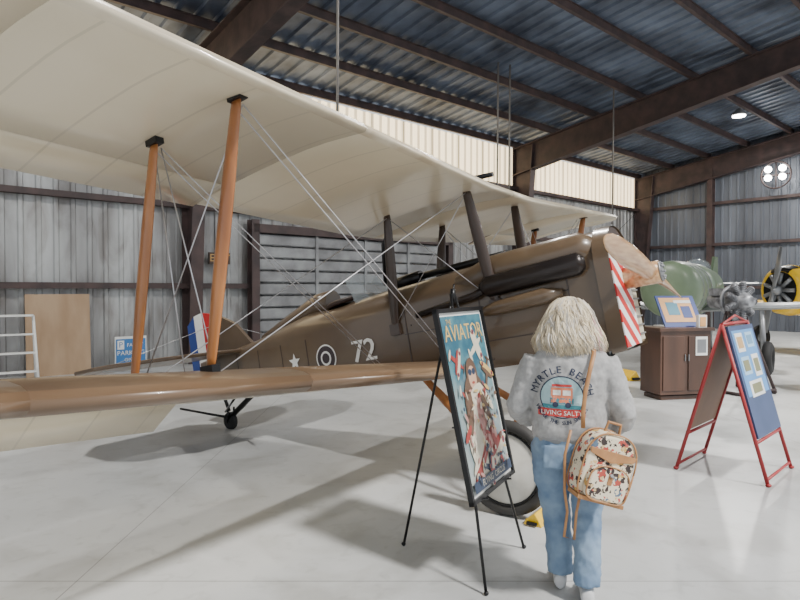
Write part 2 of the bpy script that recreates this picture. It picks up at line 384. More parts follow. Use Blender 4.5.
for sg in(-1,1): mb.tube([(-.34,sg*.24,.24),(-.46,sg*.27,.26),(-1.2,sg*.27,.25),(-1.5,sg*.26,.2),(-1.7,sg*.25,.16)],[(.08,.08),(.14,.14),(.14,.14),(.1,.1),(.03,.03)],14)
mb.obj('cylinder_fairings',brown,plane)
mb=MB()
for sg in(-1,1):
    mb.tube([(-.42,sg*.40,.15),(-.46,sg*.42,.15),(-1.2,sg*.42,.13),(-1.26,sg*.41,.12)],[(.05,.04),(.085,.06),(.085,.06),(.05,.045)],16)
    for i in range(4): mb.tube([(-.54-.19*i,sg*.34,.2),(-.54-.19*i,sg*.42,.16)],.045,10)
    mb.tube([(-1.2,sg*.42,.12),(-1.34,sg*.43,.08),(-1.9,sg*.42,.02)],[.035,.032,.026],12)
mb.obj('exhaust',mat('burnt_exhaust',C(46,40,38),.3,.5),plane)
mb=MB(); mb.tube([(-.62,-.40,-.03),(-.75,-.44,-.03),(-1.15,-.44,-.05),(-1.4,-.39,-.07)],[.03,.062,.055,.02],12); mb.obj('intake_fairing',brown,plane)
Mc=T((-2.9,0,.325))@Matrix.Rotation(math.radians(-5),4,'Y')
mb=MB(); mb.disc(Mc,.25,0,32,1,.2); mb.obj('cockpit_shade_disc',black,plane)  # flat black disc standing in for the shade inside the cockpit
mb=MB(); mb.torus((0,0,0),.25,.025,'z',M=Mc@Matrix.Diagonal((1,.82,1,1))); mb.obj('cockpit_coaming',leather,plane)
mb=MB(); mb.tube([(-3.12,0,.36),(-3.3,0,.37),(-3.7,0,.28),(-4.2,0,.16)],[(.13,.13),(.12,.12),(.08,.08),(.03,.03)],12); mb.obj('headrest_fairing',brown,plane)
mb=MB()
mb.add([(-2.5,-.22,.3),(-2.5,.22,.3),(-2.66,.16,.55),(-2.66,-.16,.55),(-2.62,-.3,.26),(-2.76,-.22,.5),(-2.62,.3,.26),(-2.76,.22,.5)],[(0,1,2,3),(4,0,3,5),(1,6,7,2)]); mb.obj('windscreen',glass,plane)
mb=MB(); mb.tube([(-1.2,.12,.43),(-2.1,.12,.42)],.035,10); mb.tube([(-2.1,.12,.42),(-2.45,.12,.4)],[.06,.06],8); mb.obj('fuselage_gun',black,plane)
mb=MB(); mb.tube([(-1.3,0,1.1),(-1.9,0,1.12),(-2.2,0,1.03),(-2.4,0,.8),(-2.45,0,.4)],.018,8); mb.tube([(-1.15,0,1.12),(-1.9,0,1.2)],.022,8); mb.tube([(-1.6,0,1.18),(-2.0,0,1.2)],.05,8); mb.torus((-1.75,0,1.27),.1,.03,'z'); mb.obj('wing_gun_rail',black,plane)
RX=Matrix.Rotation(math.radians(-9),4,'X')
mb=MB()
for sg in(-1,1):
    rs=[]
    for rr,ch,th,tw in((.0,.13,.13,75),(.12,.13,.11,70),(.25,.13,.07,62),(.45,.145,.045,52),(.7,.15,.03,44),(.95,.135,.022,38),(1.12,.10,.016,35),(1.2,.05,.01,34),(1.22,.015,.006,34)):
        q=math.radians(tw); ring=[]
        for k in range(14):
            A=2*math.pi*k/14; u=ch/2*math.cos(A); w=th/2*math.sin(A)
            ring.append(V((u*math.sin(q)+w*math.cos(q),sg*rr,sg*(-(u*math.cos(q))+w*math.sin(q)))))
        rs.append(ring)
    mb.loft(rs,0,True,True,T((-.06,0,0))@RX)
mb.obj('propeller',propw,plane)
mb=MB(); mb.tube([(-.26,0,0),(.01,0,0)],.085,20); mb.tube([(.01,0,0),(.025,0,0)],.075,20,1)
for i in range(8):
    A=i*math.pi/4; mb.tube([(.02,.055*math.cos(A),.055*math.sin(A)),(.04,.055*math.cos(A),.055*math.sin(A))],.009,6,1)
mb.obj('propeller_hub',[propw,grey],plane)
def stream(mb,p0,p1,w=.045,t=.018,mi=0):
    p0=V(p0);p1=V(p1); pts=[p0.lerp(p1,f) for f in(0,.05,.3,.5,.7,.95,1)]; k=[.6,.75,1,1.05,1,.75,.6]
    mb.tube(pts,[(w*f,t*f) for f in k],14,mi,ref=(1,0,0))
mb=MB(); mbf=MB()
for sg in(-1,1):
    b=2.85*sg
    for au,al in((-1.2,-1.66),(-1.85,-2.31)):
        top=V((au,b,cu(b)+.02)); bot=V((al,b,cl(b)+.1))
        stream(mb,bot,top)
        for p in(top,bot): mbf.box(p,(.09,.05,.05))
mb.obj('interplane_struts',wood,plane); mbf.obj('strut_fittings',black,plane)
mb=MB()
for sg in(-1,1):
    stream(mb,(-1.17,sg*.39,-.03),(-1.2,sg*.5,.93),.05,.022); stream(mb,(-2.16,sg*.39,-.06),(-1.98,sg*.5,.93),.05,.022)
    mb.box((-1.17,sg*.39,-.03),(.1,.04,.1)); mb.box((-2.16,sg*.39,-.06),(.1,.04,.1))
mb.obj('cabane_struts',dkwood,plane)
mb=MB(); wr=.0038
def wire(a,b): mb.tube([a,b],wr,5)
for sg in(-1,1):
    b=2.8*sg
    UF=V((-1.22,b,cu(b)));UR=V((-1.87,b,cu(b)));LF=V((-1.68,b,cl(b)+.08));LR=V((-2.32,b,cl(b)+.08))
    for o in(0,.05): wire(UF-V((o,0,0)),(-1.6-o,.38*sg,-.45)); wire(UR-V((o,0,0)),(-2.3-o,.37*sg,-.45))
    wire(LF,(-1.2,.5*sg,.9)); wire(LR,(-1.98,.5*sg,.9)); wire(UF,LR); wire(UR,LF)
    wire(V((-1.2,.5*sg,.9)),(-2.16,.39*sg,-.03)); wire(V((-1.98,.5*sg,.9)),(-1.17,.39*sg,0))
    wire((-4.9,0,.45),(-4.9,1.5*sg,.06)); wire((-4.9,0,-.15),(-4.9,1.5*sg,.04)); wire(V((-2.0,b*.98,cl(b)+.05)),(-2.0,b*.98,cu(b)))
mb.obj('rigging_wires',silver,plane)
AX=(-1.167,-1.222)
mb=MB()
for sg in(-1,1):
    stream(mb,(-1.0,sg*.34,-.5),(AX[0],sg*.66,AX[1]),.04,.022); stream(mb,(-2.0,sg*.34,-.5),(AX[0]-.04,sg*.66,AX[1]),.04,.022)
mb.obj('undercarriage_struts',wood,plane)
mb=MB(); mb.tube([(AX[0],-.84,AX[1]),(AX[0],.84,AX[1])],.025,12); mb.tube([(AX[0],-.6,AX[1]),(AX[0],.6,AX[1])],[(.03,.08)]*2,12); mb.obj('axle',dkwood,plane)
wf=mat('wheel_fabric',C(206,204,196),.35,0,C(182,178,168),5,coat=.3)
for sg in(-1,1):
    w=empty('wheel_assembly',(AX[0],sg*.76,AX[1]),parent=plane)
    mb=MB(); mb.torus((0,0,0),.305,.045,'y',n=48,k=14); mb.obj('tyre',tyrem,w)
    mb=MB()
    for q in(-1,1):
        mb.loft([[V((r_*math.cos(a),q*y,r_*math.sin(a))) for a in [2*math.pi*k/40 for k in range(40)]] for r_,y in((.275,.02),(.265,.03),(.06,.075),(.05,.09))],0,True,True)
    mb.obj('wheel_cover',wf,w)
    mb=MB(); mb.tube([(0,sg*.08,0),(0,sg*.12,0)],.035,12); mb.torus((0,sg*.032,0),.262,.008,'y'); mb.obj('hub_cap',black,w)
mb=MB()
def slab(pts,th,mi=0):
    mb.loft([[V((a,-th/2,c)) for a,c in pts],[V((a,th/2,c)) for a,c in pts]],mi,True,False)
slab([(-4.35,.1),(-4.62,.4),(-4.85,.52),(-5.0,.54),(-5.0,.0),(-4.4,.05)],.05); mb.obj('fin',brown,plane)
mb=MB(); ct=[.58,.62,.6,.5]; xs=[-5.02,-5.17,-5.32,-5.46]; cbm=[-.16,-.2,-.2,-.1]
for i,mi in enumerate((0,1,2)): slab([(xs[i],ct[i]),(xs[i+1],ct[i+1]),(xs[i+1],cbm[i+1]),(xs[i],cbm[i])],.045,mi)
mb.obj('rudder',[red,white,blue],plane)
mb=MB()
for sg in(-1,1):
    pts=[(-4.4,.05),(-4.45,1.0),(-4.65,1.5),(-4.85,1.62),(-5.2,1.62),(-5.42,1.4),(-5.42,.35),(-5.2,.12)]
    mb.loft([[V((a,sg*b,.045)) for a,b in pts],[V((a,sg*b,.085)) for a,b in pts]],0,True,False)
mb.obj('tailplane',browntop,plane,.01)
mb=MB(); mb.tube([(-4.2,0,-.3),(-4.6,0,-.5),(-4.94,0,-.68)],[(.03,.04)]*3,8); mb.tube([(-5.1,0,-.13),(-5.0,0,-.4),(-4.94,0,-.6)],.02,8)
for q in(-1,1): mb.tube([(-4.9,q*.045,-.56),(-4.95,q*.045,-.73)],.012,6)
mb.tube([(-4.2,-.5,-.42),(-4.95,-.05,-.6)],.012,6); mb.tube([(-4.95,-.05,-.66),(-5.5,-.25,-.48)],.014,6); mb.obj('tail_spring',black,plane)
mb=MB(); mb.torus((-4.94,0,-.715),.075,.032,'y',n=24); mb.tube([(-4.94,-.03,-.715),(-4.94,.03,-.715)],.06,16); mb.obj('tail_wheel',dark,plane)
mb=MB()
for sg in(-1,1):
    def MK(a,c,off):
        b0=sg*(hw(a+.15)+off); b1=sg*(hw(a-.15)+off)
        x=V((.3,b0-b1,0)).normalized()*(-sg); y=V((0,0,1)); return frame((a,(b0+b1)/2,c),x,y,x.cross(y))
    for r_,mi,o in((.135,0,.006),(.12,3,.008),(.07,0,.010),(.05,3,.012)): mb.disc(MK(-3.04,-.2,o),r_,mi)
    for o in(0,.006,.012): mb.text('72',.29,MK(-2.56+sg*0+o*-sg,-.2,.008+o*.1),0)
    st=[V(((.09 if k%2==0 else .038)*math.sin(math.pi*k/5),(.09 if k%2==0 else .038)*math.cos(math.pi*k/5),0)) for k in range(10)]
    mb.poly(st,0,MK(-3.5,-.18,.008))
mb.obj('fuselage_markings',[white,blue,red,mat('roundel_dark',C(52,40,44),.4)],plane,recalc=False)
for (x,y,rz,k) in((.97,4.22,-33,.75),(4.15,10.9,20,1.5)):
    mb=MB(); mb.loft([[V((-.09,-.12,0)),V((.09,-.12,0)),V((.06,-.12,.06)),V((.02,-.12,.12)),V((-.07,-.12,.05))],[V((-.09,.12,0)),V((.09,.12,0)),V((.06,.12,.06)),V((.02,.12,.12)),V((-.07,.12,.05))]],0,True,False)
    mb.box((0,-.14,.03),(.1,.03,.03),1); o=mb.obj('wheel_chock',[yellow,black],None,.006); o.location=(x,y,0); o.rotation_euler=(0,0,math.radians(rz)); o.scale=(k,k,k)
# ---------------------------------------------------------------- poster on easel
FM=V((.627,3.495,0)); d=V((.484,.875,0)).normalized(); n=V((.875,-.484,0)).normalized()
apex=V((.322,3.665,1.62)); up=(apex-FM).normalized(); nz=d.cross(up)
es=empty('poster_easel')
mb=MB()
for sg in(-1,1): mb.tube([FM+d*sg*.335+Z*.0,apex+d*sg*.03],.0085,8)
mb.tube([FM-n*.69,apex],.0085,8)
for sg in(-1,1): mb.ell(FM+d*sg*.335+Z*.012,(.014,.014,.012)); 
mb.ell(FM-n*.69+Z*.012,(.014,.014,.012))
pb=FM+up*.475
mb.tube([pb-d*.2+nz*.01,pb+d*.2+nz*.01],.009,8); 
for sg in(-1,1): mb.tube([pb+d*sg*.2,pb+d*sg*.2+nz*.06,pb+d*sg*.2+nz*.06+up*.03],.006,6)
mb.tube([apex-Z*.05,apex+Z*.03],.016,8); mb.tube([apex+nz*.0+Z*.0,apex+Z*.06+d*.02],.006,6)
mb.tube([FM-n*.35+Z*.8,FM+up*.82],.005,6); mb.obj('tripod',black,es)
PW,PH=.70,1.09; Mp=frame(pb+nz*.022,d,up,nz)
po=empty('framed_poster',matrix=Mp); po.parent=es
mb=MB(); 
for c_,s_ in(((0,.012,0),(PW,.024,.03)),((0,PH-.012,0),(PW,.024,.03)),((-PW/2+.012,PH/2,0),(.024,PH,.03)),((PW/2-.012,PH/2,0),(.024,PH,.03))): mb.box(c_,s_)
mb.obj('frame',black,po)
mb=MB(); mb.box((0,PH/2,-.006),(PW-.03,PH-.03,.008)); mb.obj('mat_board',white,po)
sky=mat('poster_sky',C(46,96,116),.35,0,C(84,136,146),5,coat=.3,lo=.42,hi=.62)
N,L,B=nodes(sky); src=B.inputs['Base Color'].links[0].from_socket
tc=N.new('ShaderNodeTexCoord'); sp=N.new('ShaderNodeSeparateXYZ'); L.new(tc.outputs['Object'],sp.inputs[0])
n3=N.new('ShaderNodeTexNoise'); n3.inputs['Scale'].default_value=6; n3.inputs['Detail'].default_value=6; L.new(tc.outputs['Object'],n3.inputs['Vector'])
h=math_node(N,L,'SUBTRACT',.95,math_node(N,L,'MULTIPLY',sp.outputs['Y'],1.25)); h=math_node(N,L,'ADD',h,math_node(N,L,'MULTIPLY',math_node(N,L,'SUBTRACT',n3.outputs['Fac'],.5),1.8),True)
mx=N.new('ShaderNodeMix'); mx.data_type='RGBA'; L.new(h,mx.inputs['Factor']); L.new(src,mx.inputs['A']); mx.inputs['B'].default_value=C(176,182,176); L.new(mx.outputs['Result'],B.inputs['Base Color'])
mb=MB(); mb.box((0,PH/2,0),(PW-.09,PH-.09,.004)); mb.obj('print',sky,po)
pk=[mat('poster_cream',C(212,204,184),.4),mat('poster_red',C(156,62,56),.4),mat('poster_navy',C(44,60,84),.4),mat('poster_gold',C(206,176,112),.4),mat('poster_brown',C(104,80,64),.4),mat('poster_skin',C(206,168,142),.4),mat('poster_pink',C(186,136,128),.4)]
mb=MB()
mb.text('THE',.04,T((-.2,PH-.08,.004)),3); 
for o in(0,.003): mb.text('AVIATOR',.135,T((o,PH-.15,.004+o*.1)),3)
lay=[0]
def sh(x,y,a,rx,ry,mi,n=20):
    lay[0]+=1; mb.disc(T((x,y,.0045+.00015*lay[0]))@Matrix.Rotation(math.radians(a),4,'Z'),rx,mi,n,1,ry)
def pplane(x,y,a,s,m1,m2):
    def q(px,py,rx,ry,mi):
        c_,s_=math.cos(math.radians(a)),math.sin(math.radians(a)); sh(x+s*(px*c_-py*s_),y+s*(px*s_+py*c_),a,rx*s,ry*s,mi)
    q(0,0,.3,.045,m1); q(.1,0,.06,.3,m2); q(.02,0,.045,.24,m1); q(-.25,0,.035,.11,m2); q(.3,0,.02,.1,4)
    for k in(-1,1): q(.1,k*.2,.04,.04,1 if m2!=1 else 0); q(.1,k*.2,.02,.02,2)
pplane(.12,.84,25,.42,0,0); pplane(-.2,.78,-30,.34,1,0); pplane(.22,.66,60,.36,4,3)
sh(-.02,.50,8,.17,.2,4); sh(-.04,.33,-6,.2,.24,0); sh(.07,.36,20,.1,.2,6); sh(-.02,.685,0,.082,.1,4); sh(-.02,.665,0,.058,.072,5); sh(-.045,.70,0,.026,.02,2); sh(.008,.70,0,.026,.02,2)
sh(-.02,.635,0,.022,.008,1); sh(-.01,.585,15,.1,.03,0); sh(.13,.53,-50,.12,.028,0); sh(-.15,.47,70,.14,.045,4); sh(.1,.44,110,.13,.042,4)
pplane(-.14,.24,-55,.62,0,1); pplane(.14,.24,-65,.55,1,0); pplane(-.02,.13,-20,.4,2,0)
for i in range(90):
    sh(random.uniform(-.26,.26),random.uniform(.08,.62),random.uniform(0,180),random.uniform(.01,.035),random.uniform(.004,.014),random.choice((0,1,2,3,6,0,4,2)),10)
mb.poly([(-.3,.05,.0182),(.3,.05,.0182),(.3,.11,.0182),(-.3,.11,.0182)],2)
mb.text('FLYING  CIRCUS',.05,T((0,.08,.019)),0)
mb.obj('artwork',pk,po,recalc=False)
# ---------------------------------------------------------------- A-frame sign
af=empty('a_frame_sign')
A0,A1=V((3.07,4.97,0)),V((3.60,5.49,0)); B0,B1=V((2.53,5.47,0)),V((3.05,5.99,0)); R0,R1=V((2.79,5.2,1.34)),V((3.31,5.72,1.34))
mb=MB()
for q0,q1 in((A0,A1),(B0,B1)):
    mb.tube([q0,R0],.016,8); mb.tube([q1,R1],.016,8)
    mb.tube([q0.lerp(R0,.26),q1.lerp(R1,.26)],.014,8); mb.tube([q0.lerp(R0,.04),q1.lerp(R1,.04)],.012,8)
mb.tube([R0,R1],.016,8)
for q in(A0,A1,B0,B1): mb.ell(q+Z*.015,(.024,.024,.015))
mb.tube([R0+Z*0,(R0+R1)/2+Z*.07,R1],.01,8)
mb.obj('tube_frame',mat('sign_red_paint',C(160,46,48),.45),af)
def bpanel(q0,q1,m,name,sgn):
    x=(q1-q0).normalized()*sgn; upv=(R0-q0).normalized(); upv=(upv-upv.dot(x)*x).normalized(); nn=x.cross(upv)
    c0=(q0+q1)/2; L=(((R0+R1)/2)-c0).length; M=frame(c0+nn*.012,x,upv,nn)
    mb=MB(); mb.box((0,L*.63,0),(.70,L*.70,.02),0,M); mb.obj(name,m,af); return M,L
M,L=bpanel(A0,A1,mat('blue_board',C(66,82,118),.5,0,C(58,74,108),3),'blue_board',1)
bpanel(B0,B1,mat('hardboard',C(132,100,78),.6),'rear_board',-1)
mb=MB(); q=.012
mb.box((0,L*.74,q-.001),(.6,L*.42,.003),5,M)
for x,y,w,h,mi in((-.15,L*.87,.2,.17,0),(.13,L*.88,.2,.14,1),(-.14,L*.72,.22,.16,1),(.14,L*.71,.19,.2,0),(-.02,L*.57,.36,.14,0)):
    mb.box((x,y,q+.001),(w,h,.004),mi,M)
    mb.box((x,y,q+.004),(w*.7,h*.6,.003),2+int(abs(x*100))%3,M)
mb.obj('notices',[white,mat('pale_blue_paper',C(160,196,222),.6),mat('photo_tan',C(196,160,110),.5),mat('photo_blue',C(110,150,180),.5),mat('photo_olive',C(130,130,96),.5),mat('sky_blue_card',C(96,150,205),.6)],af)
# ---------------------------------------------------------------- woman
WP=V((.925,3.26,0)); wm=empty('woman',WP,(0,0,math.radians(-14)))
def org(mb,name,m,voxel,smooth=6,disp=0,dsize=.12,parent=wm):
    o=mb.obj(name,m,parent)
    r_=o.modifiers.new('r','REMESH'); r_.mode='VOXEL'; r_.voxel_size=voxel; r_.use_smooth_shade=True
    if smooth: s_=o.modifiers.new('s','SMOOTH'); s_.iterations=smooth; s_.factor=.5
    if disp:
        tx=D.textures.new(name,'CLOUDS'); tx.noise_scale=dsize; dm=o.modifiers.new('d','DISPLACE'); dm.texture=tx; dm.strength=disp; dm.mid_level=.5
    return o
hoodie=mat('grey_fleece',C(168,167,166),.9,0,C(156,155,154),60,.06,300)
denim=mat('light_denim',C(134,156,178),.85,0,C(98,122,150),6,.1,200)
skin=mat('skin',C(214,164,140),.5)
mb=MB()
def ring(cx,cy,z,rx,ry,n=28,p=2.4):
    o=[]
    for k in range(n):
        a=2*math.pi*k/n; ca,sa=math.cos(a),math.sin(a)
        o.append(V((cx+rx*math.copysign(abs(ca)**(2/p),ca),cy+ry*math.copysign(abs(sa)**(2/p),sa),z)))
    return o
mb.loft([ring(0,0,.83,.17,.13),ring(0,0,.84,.19,.145),ring(0,0,.87,.2,.158),ring(0,.0,.92,.206,.163),ring(0,0,1.0,.2,.155),ring(0,-.005,1.1,.2,.15),ring(0,-.015,1.2,.21,.145),ring(0,-.02,1.27,.21,.125),ring(0,-.015,1.325,.165,.1),ring(0,-.005,1.37,.09,.08),ring(0,.0,1.41,.075,.075)])
for sg,el,wrp in((1,(.28,-.05,.985),(.23,.15,.85)),(-1,(-.28,-.01,1.0),(-.21,.18,.88))):
    sh_=V((sg*.172,-.015,1.272)); el=V(el); wrp=V(wrp)
    mb.tube([sh_,sh_.lerp(el,.25),sh_.lerp(el,.6),el,el.lerp(wrp,.15),el.lerp(wrp,.6),wrp],[.076,.078,.07,.065,.064,.056,.04],16)
jk=org(mb,'sweatshirt',hoodie,.009,4,.024,.06)
mb=MB(); mb.loft([ring(0,0,.83,.18,.14),ring(0,0,.836,.192,.15),ring(0,0,.87,.195,.153),ring(0,0,.876,.19,.15)]); mb.obj('sweatshirt_hem',mat('ribbed_hem',C(152,151,150),.9),wm)
mb=MB()
mb.loft([ring(0,0,.93,.155,.12),ring(0,0,.88,.185,.14),ring(0,-.01,.80,.197,.152),ring(0,-.01,.74,.18,.14)])
LL=[(-.1,-.0,.80),(-.098,.02,.64),(-.075,.07,.46),(-.055,.05,.28),(-.045,.05,.075)]
RL=[(.098,-.0,.80),(.1,-.01,.64),(.09,-.02,.46),(.09,-.07,.28),(.09,-.1,.085)]
for Lg in(LL,RL): mb.tube(Lg,[.106,.1,.08,.072,.07],18,ref=(1,0,0))
for x_ in(-.085,.085): mb.box((x_,-.158,.77),(.11,.012,.12))
org(mb,'jeans',denim,.009,3,.02,.05)
mb=MB()
for x,y0 in((-.045,.05),(.09,-.1)):
    rs=[]
    for yy,w_,h_ in((-.085,.02,.05),(-.075,.034,.075),(-.03,.038,.085),(.03,.04,.075),(.09,.045,.055),(.14,.042,.045),(.165,.02,.03)):
        rs.append([V((x+w_*math.cos(a),y0+.02+yy,.005+max(0,(h_/2)+h_/2*math.sin(a)))) for a in [2*math.pi*k/16 for k in range(16)]])
    mb.loft(rs)
org(mb,'shoes',mat('shoe_canvas',C(205,205,205),.7),.007,2)
mb=MB(); hc=V((0,.03,1.485)); 
mb.ell(hc,(.074,.094,.104)); mb.ell(hc+V((0,.03,-.05)),(.056,.065,.065)); mb.tube([(0,-.01,1.33),(0,.0,1.44)],[.056,.054],14)
mb.tube([hc+V((0,.085,.015)),hc+V((0,.105,-.012)),hc+V((0,.118,-.026))],[.008,.012,.013],8)
mb.ell(hc+V((0,.118,-.028)),(.017,.011,.009)); mb.ell(hc+V((0,.09,-.085)),(.02,.018,.014)); mb.ell(hc+V((0,.1,-.055)),(.022,.008,.007))
for sg in(-1,1):
    mb.ell(hc+V((sg*.076,.0,-.005)),(.01,.02,.032)); mb.tube([hc+V((sg*.015,.09,.028)),hc+V((sg*.048,.078,.028))],.009,8); mb.ell(hc+V((sg*.04,.07,-.025)),(.024,.02,.02))
for sg,wrp in((1,V((.23,.15,.85))),(-1,V((-.21,.18,.88)))):
    k=V((sg*.07,.245,.86)) if sg>0 else V((-.07,.255,.89)); dr=(k-wrp).normalized(); 
    sd=V((0,.0,1)); sd=(sd-sd.dot(dr)*dr).normalized(); pn=dr.cross(sd)
    mb.tube([wrp-dr*.03,wrp+dr*.02,wrp+dr*.05,wrp+dr*.085],[(.026,.022),(.03,.018),(.04,.015),(.04,.013)],14,ref=sd)
    inw=V((0,-1,0))
    for i,(o_,l_) in enumerate(((.03,.066),(.01,.074),(-.01,.07),(-.03,.056))):
        p0=wrp+dr*.075+sd*o_; p1=p0+dr*l_*.45; p2=p1+(dr*.9+inw*.4).normalized()*l_*.32; p3=p2+(dr*.5+inw*.8).normalized()*l_*.28
        mb.tube([p0,p1,p2,p3],[.0095,.009,.0082,.0065],8)
    p0=wrp+dr*.03+sd*.03; p1=p0+(dr*.6+sd).normalized()*.035; p2=p1+(dr+sd*.5+inw*.2).normalized()*.03; mb.tube([p0,p1,p2],[.013,.0105,.008],8)
org(mb,'head_and_hands',skin,.005,2)
mb=MB()
for sg in(-1,1): mb.ell(hc+V((sg*.031,.088,.008)),(.012,.008,.007),0,10,8); mb.ell(hc+V((sg*.031,.0955,.008)),(.005,.002,.005),1,8,6)
mb.obj('eyes',[white,mat('iris',C(70,90,110),.2)],wm)
mb=MB(); mb.ell(hc+V((0,.107,-.052)),(.02,.004,.003)); mb.ell(hc+V((0,.106,-.06)),(.017,.005,.004)); mb.obj('lips',mat('lips',C(186,98,92),.4),wm)
# hair
hp=[(1.608,.0),(1.602,.035),(1.587,.066),(1.558,.092),(1.52,.112),(1.47,.13),(1.42,.152),(1.37,.17),(1.32,.162),(1.28,.115)]
def hr(z):
    for i in range(len(hp)-1):
        if hp[i][0]>=z>=hp[i+1][0]:
            f=(hp[i][0]-z)/(hp[i][0]-hp[i+1][0]); return hp[i][1]+f*(hp[i+1][1]-hp[i][1])
    return .12
def hpos(phi,z,off=0):
    r_=hr(z)+off; x=r_*math.sin(phi); y=-r_*math.cos(phi)*(.92 if math.cos(phi)>0 else .86)
    return V((x-.005,.02+y,z))
mb=MB(); rs=[]
for z,_ in hp[1:]:
    ring_=[]
    for k in range(40):
        phi=-math.pi+2*math.pi*k/40
        p=hpos(phi,z,-.018)
        if math.cos(phi)<-.35 and z<1.56: p.y=min(p.y,.045)
        ring_.append(p)
    rs.append(ring_)
mb.loft(rs)
hm=[mat('hair_blonde',C(232,218,190),.45,0,C(212,196,166),30),mat('hair_silver',C(218,212,202),.45,0,C(196,188,176),30),mat('hair_ash',C(176,160,136),.5,0,C(150,134,112),30),mat('hair_rose',C(216,176,176),.5,0,C(196,154,154),30)]
org(mb,'hair_volume',hm[2],.009,3,.03,.05)
def strands(name,m,NN,seed,prange=(-2.2,2.2),rad=.0019):
    rnd=random.Random(seed); cu_=D.curves.new(name,'CURVE'); cu_.dimensions='3D'; cu_.bevel_depth=rad; cu_.bevel_resolution=0; cu_.resolution_u=3
    for i in range(NN//6):
        phi=rnd.uniform(*prange); zt=rnd.choice((1.608,1.606,1.6,1.59,1.57,1.54,1.5,1.45)); ze=rnd.uniform(1.25,1.36)
        if abs(phi)>1.6: ze=max(ze,1.29)
        ph=rnd.uniform(0,6.3); am=rnd.uniform(.010,.026); off=rnd.uniform(-.012,.010); fr=rnd.uniform(1.0,2.2); flip=rnd.uniform(-.03,.035)
        p0=rnd.choice((-1,1))*rnd.uniform(.2,1.4)+phi*.5 if zt>1.6 else phi*rnd.uniform(.8,1.05)
        for j in range(6):
            npt=10; sp=cu_.splines.new('NURBS'); sp.points.add(npt-1); sp.use_endpoint_u=True; sp.order_u=4
            dj=rnd.uniform(-.07,.07); dz=rnd.uniform(-.025,.025); do=rnd.uniform(-.006,.006)
            for k in range(npt):
                f=k/(npt-1); z=zt+(ze+dz-zt)*f
                w_=am*math.cos(fr*6.28*f+ph)*(.15+f)
                p=hpos(p0+(phi-p0)*min(1,f*1.6)+dj*(.3+f)+am*7*math.sin(fr*6.28*f+ph)*f,max(z,1.275),off+do+w_*.7+flip*max(0,f-.65)*2.2); p.z=z+am*.5*math.sin(fr*9*f+ph)*f
                sp.points[k].co=(p.x,p.y,p.z,1); sp.points[k].radius=(.55+.9*math.sin(math.pi*min(1,f*.8+.12)))*(1-.8*max(0,(f-.75)/.25))
    cu_.materials.append(m); return link(D.objects.new(name,cu_),wm)
strands('hair_locks_blonde',hm[0],3600,1); strands('hair_locks_silver',hm[1],1500,2); strands('hair_locks_ash',hm[2],700,3); strands('hair_locks_rose',hm[3],160,4,(.8,2.0))
def wrap(mb,name,mats,off):
    o=mb.obj(name,mats,wm,recalc=False)
    s_=o.modifiers.new('sw','SHRINKWRAP'); s_.target=jk; s_.wrap_method='PROJECT'; s_.use_project_y=True; s_.use_project_x=False; s_.use_project_z=False
    s_.use_positive_direction=True; s_.use_negative_direction=False; s_.offset=off; s_.wrap_mode='OUTSIDE_SURFACE'
    return o
bx,bz=-.045,1.085
def MBk(x,z,rot=0,y=-.35): return frame((bx+x,y,bz+z),V((1,0,0)),Z,V((0,-1,0)))@Matrix.Rotation(rot,4,'Z')
ink=[mat('print_navy',C(44,52,74),.8),mat('print_teal',C(72,140,150),.8),mat('print_orange',C(222,130,96),.8),mat('print_red',C(196,66,62),.8),mat('print_white',C(236,232,224),.8),mat('print_sky',C(170,200,204),.8)]
mb=MB(); mb.disc(MBk(0,0),.112,0,40,8); wrap(mb,'print_badge_edge',ink,.002)
mb=MB(); mb.disc(MBk(0,0),.106,5,40,8); wrap(mb,'print_badge',ink,.0035)
mb=MB()
def grid(x0,x1,z0,z1,mi,nx=10,nz=4):
    vs=[];fs=[]
    for j in range(nz+1):
        for i in range(nx+1): vs.append(V((bx+x0+(x1-x0)*i/nx,-.35,bz+z0+(z1-z0)*j/nz)))
    for j in range(nz):
        for i in range(nx): a=j*(nx+1)+i; fs.append((a,a+1,a+nx+2,a+nx+1))
    mb.add(vs,fs,mi)
grid(-.055,.055,-.03,.05,2); grid(-.06,.06,-.035,-.005,1); grid(-.095,.095,-.06,-.04,1)
wrap(mb,'print_van',ink,.005)
mb=MB(); grid(-.045,-.005,.01,.037,4,4,3); grid(.005,.045,.01,.037,4,4,3); mb.disc(MBk(-.032,-.04),.015,0,14,2); mb.disc(MBk(.032,-.04),.015,0,14,2); grid(-.05,.05,.055,.068,3); grid(-.12,.12,-.102,-.062,3)
wrap(mb,'print_banner',ink,.0065)
mb=MB(); mb.text('LIVING SALTY',.034,MBk(0,-.083),4)
def arc(t,R_,size,a0,a1,mi,flip=False):
    for i,ch in enumerate(t):
        if ch==' ': continue
        a=a0+(a1-a0)*i/(len(t)-1)
        for o in(0,.0022):
            if not flip: mb.text(ch,size,MBk(R_*math.sin(a)+o,R_*math.cos(a),-a),mi)
            else: mb.text(ch,size,MBk(R_*math.sin(a)+o,-R_*math.cos(a),a),mi)
arc('MYRTLE BEACH',.142,.052,-1.35,1.35,0); arc('WHERE THE SUN SHINES',.135,.028,-1.1,1.1,0,True)
wrap(mb,'print_lettering',ink,.008)
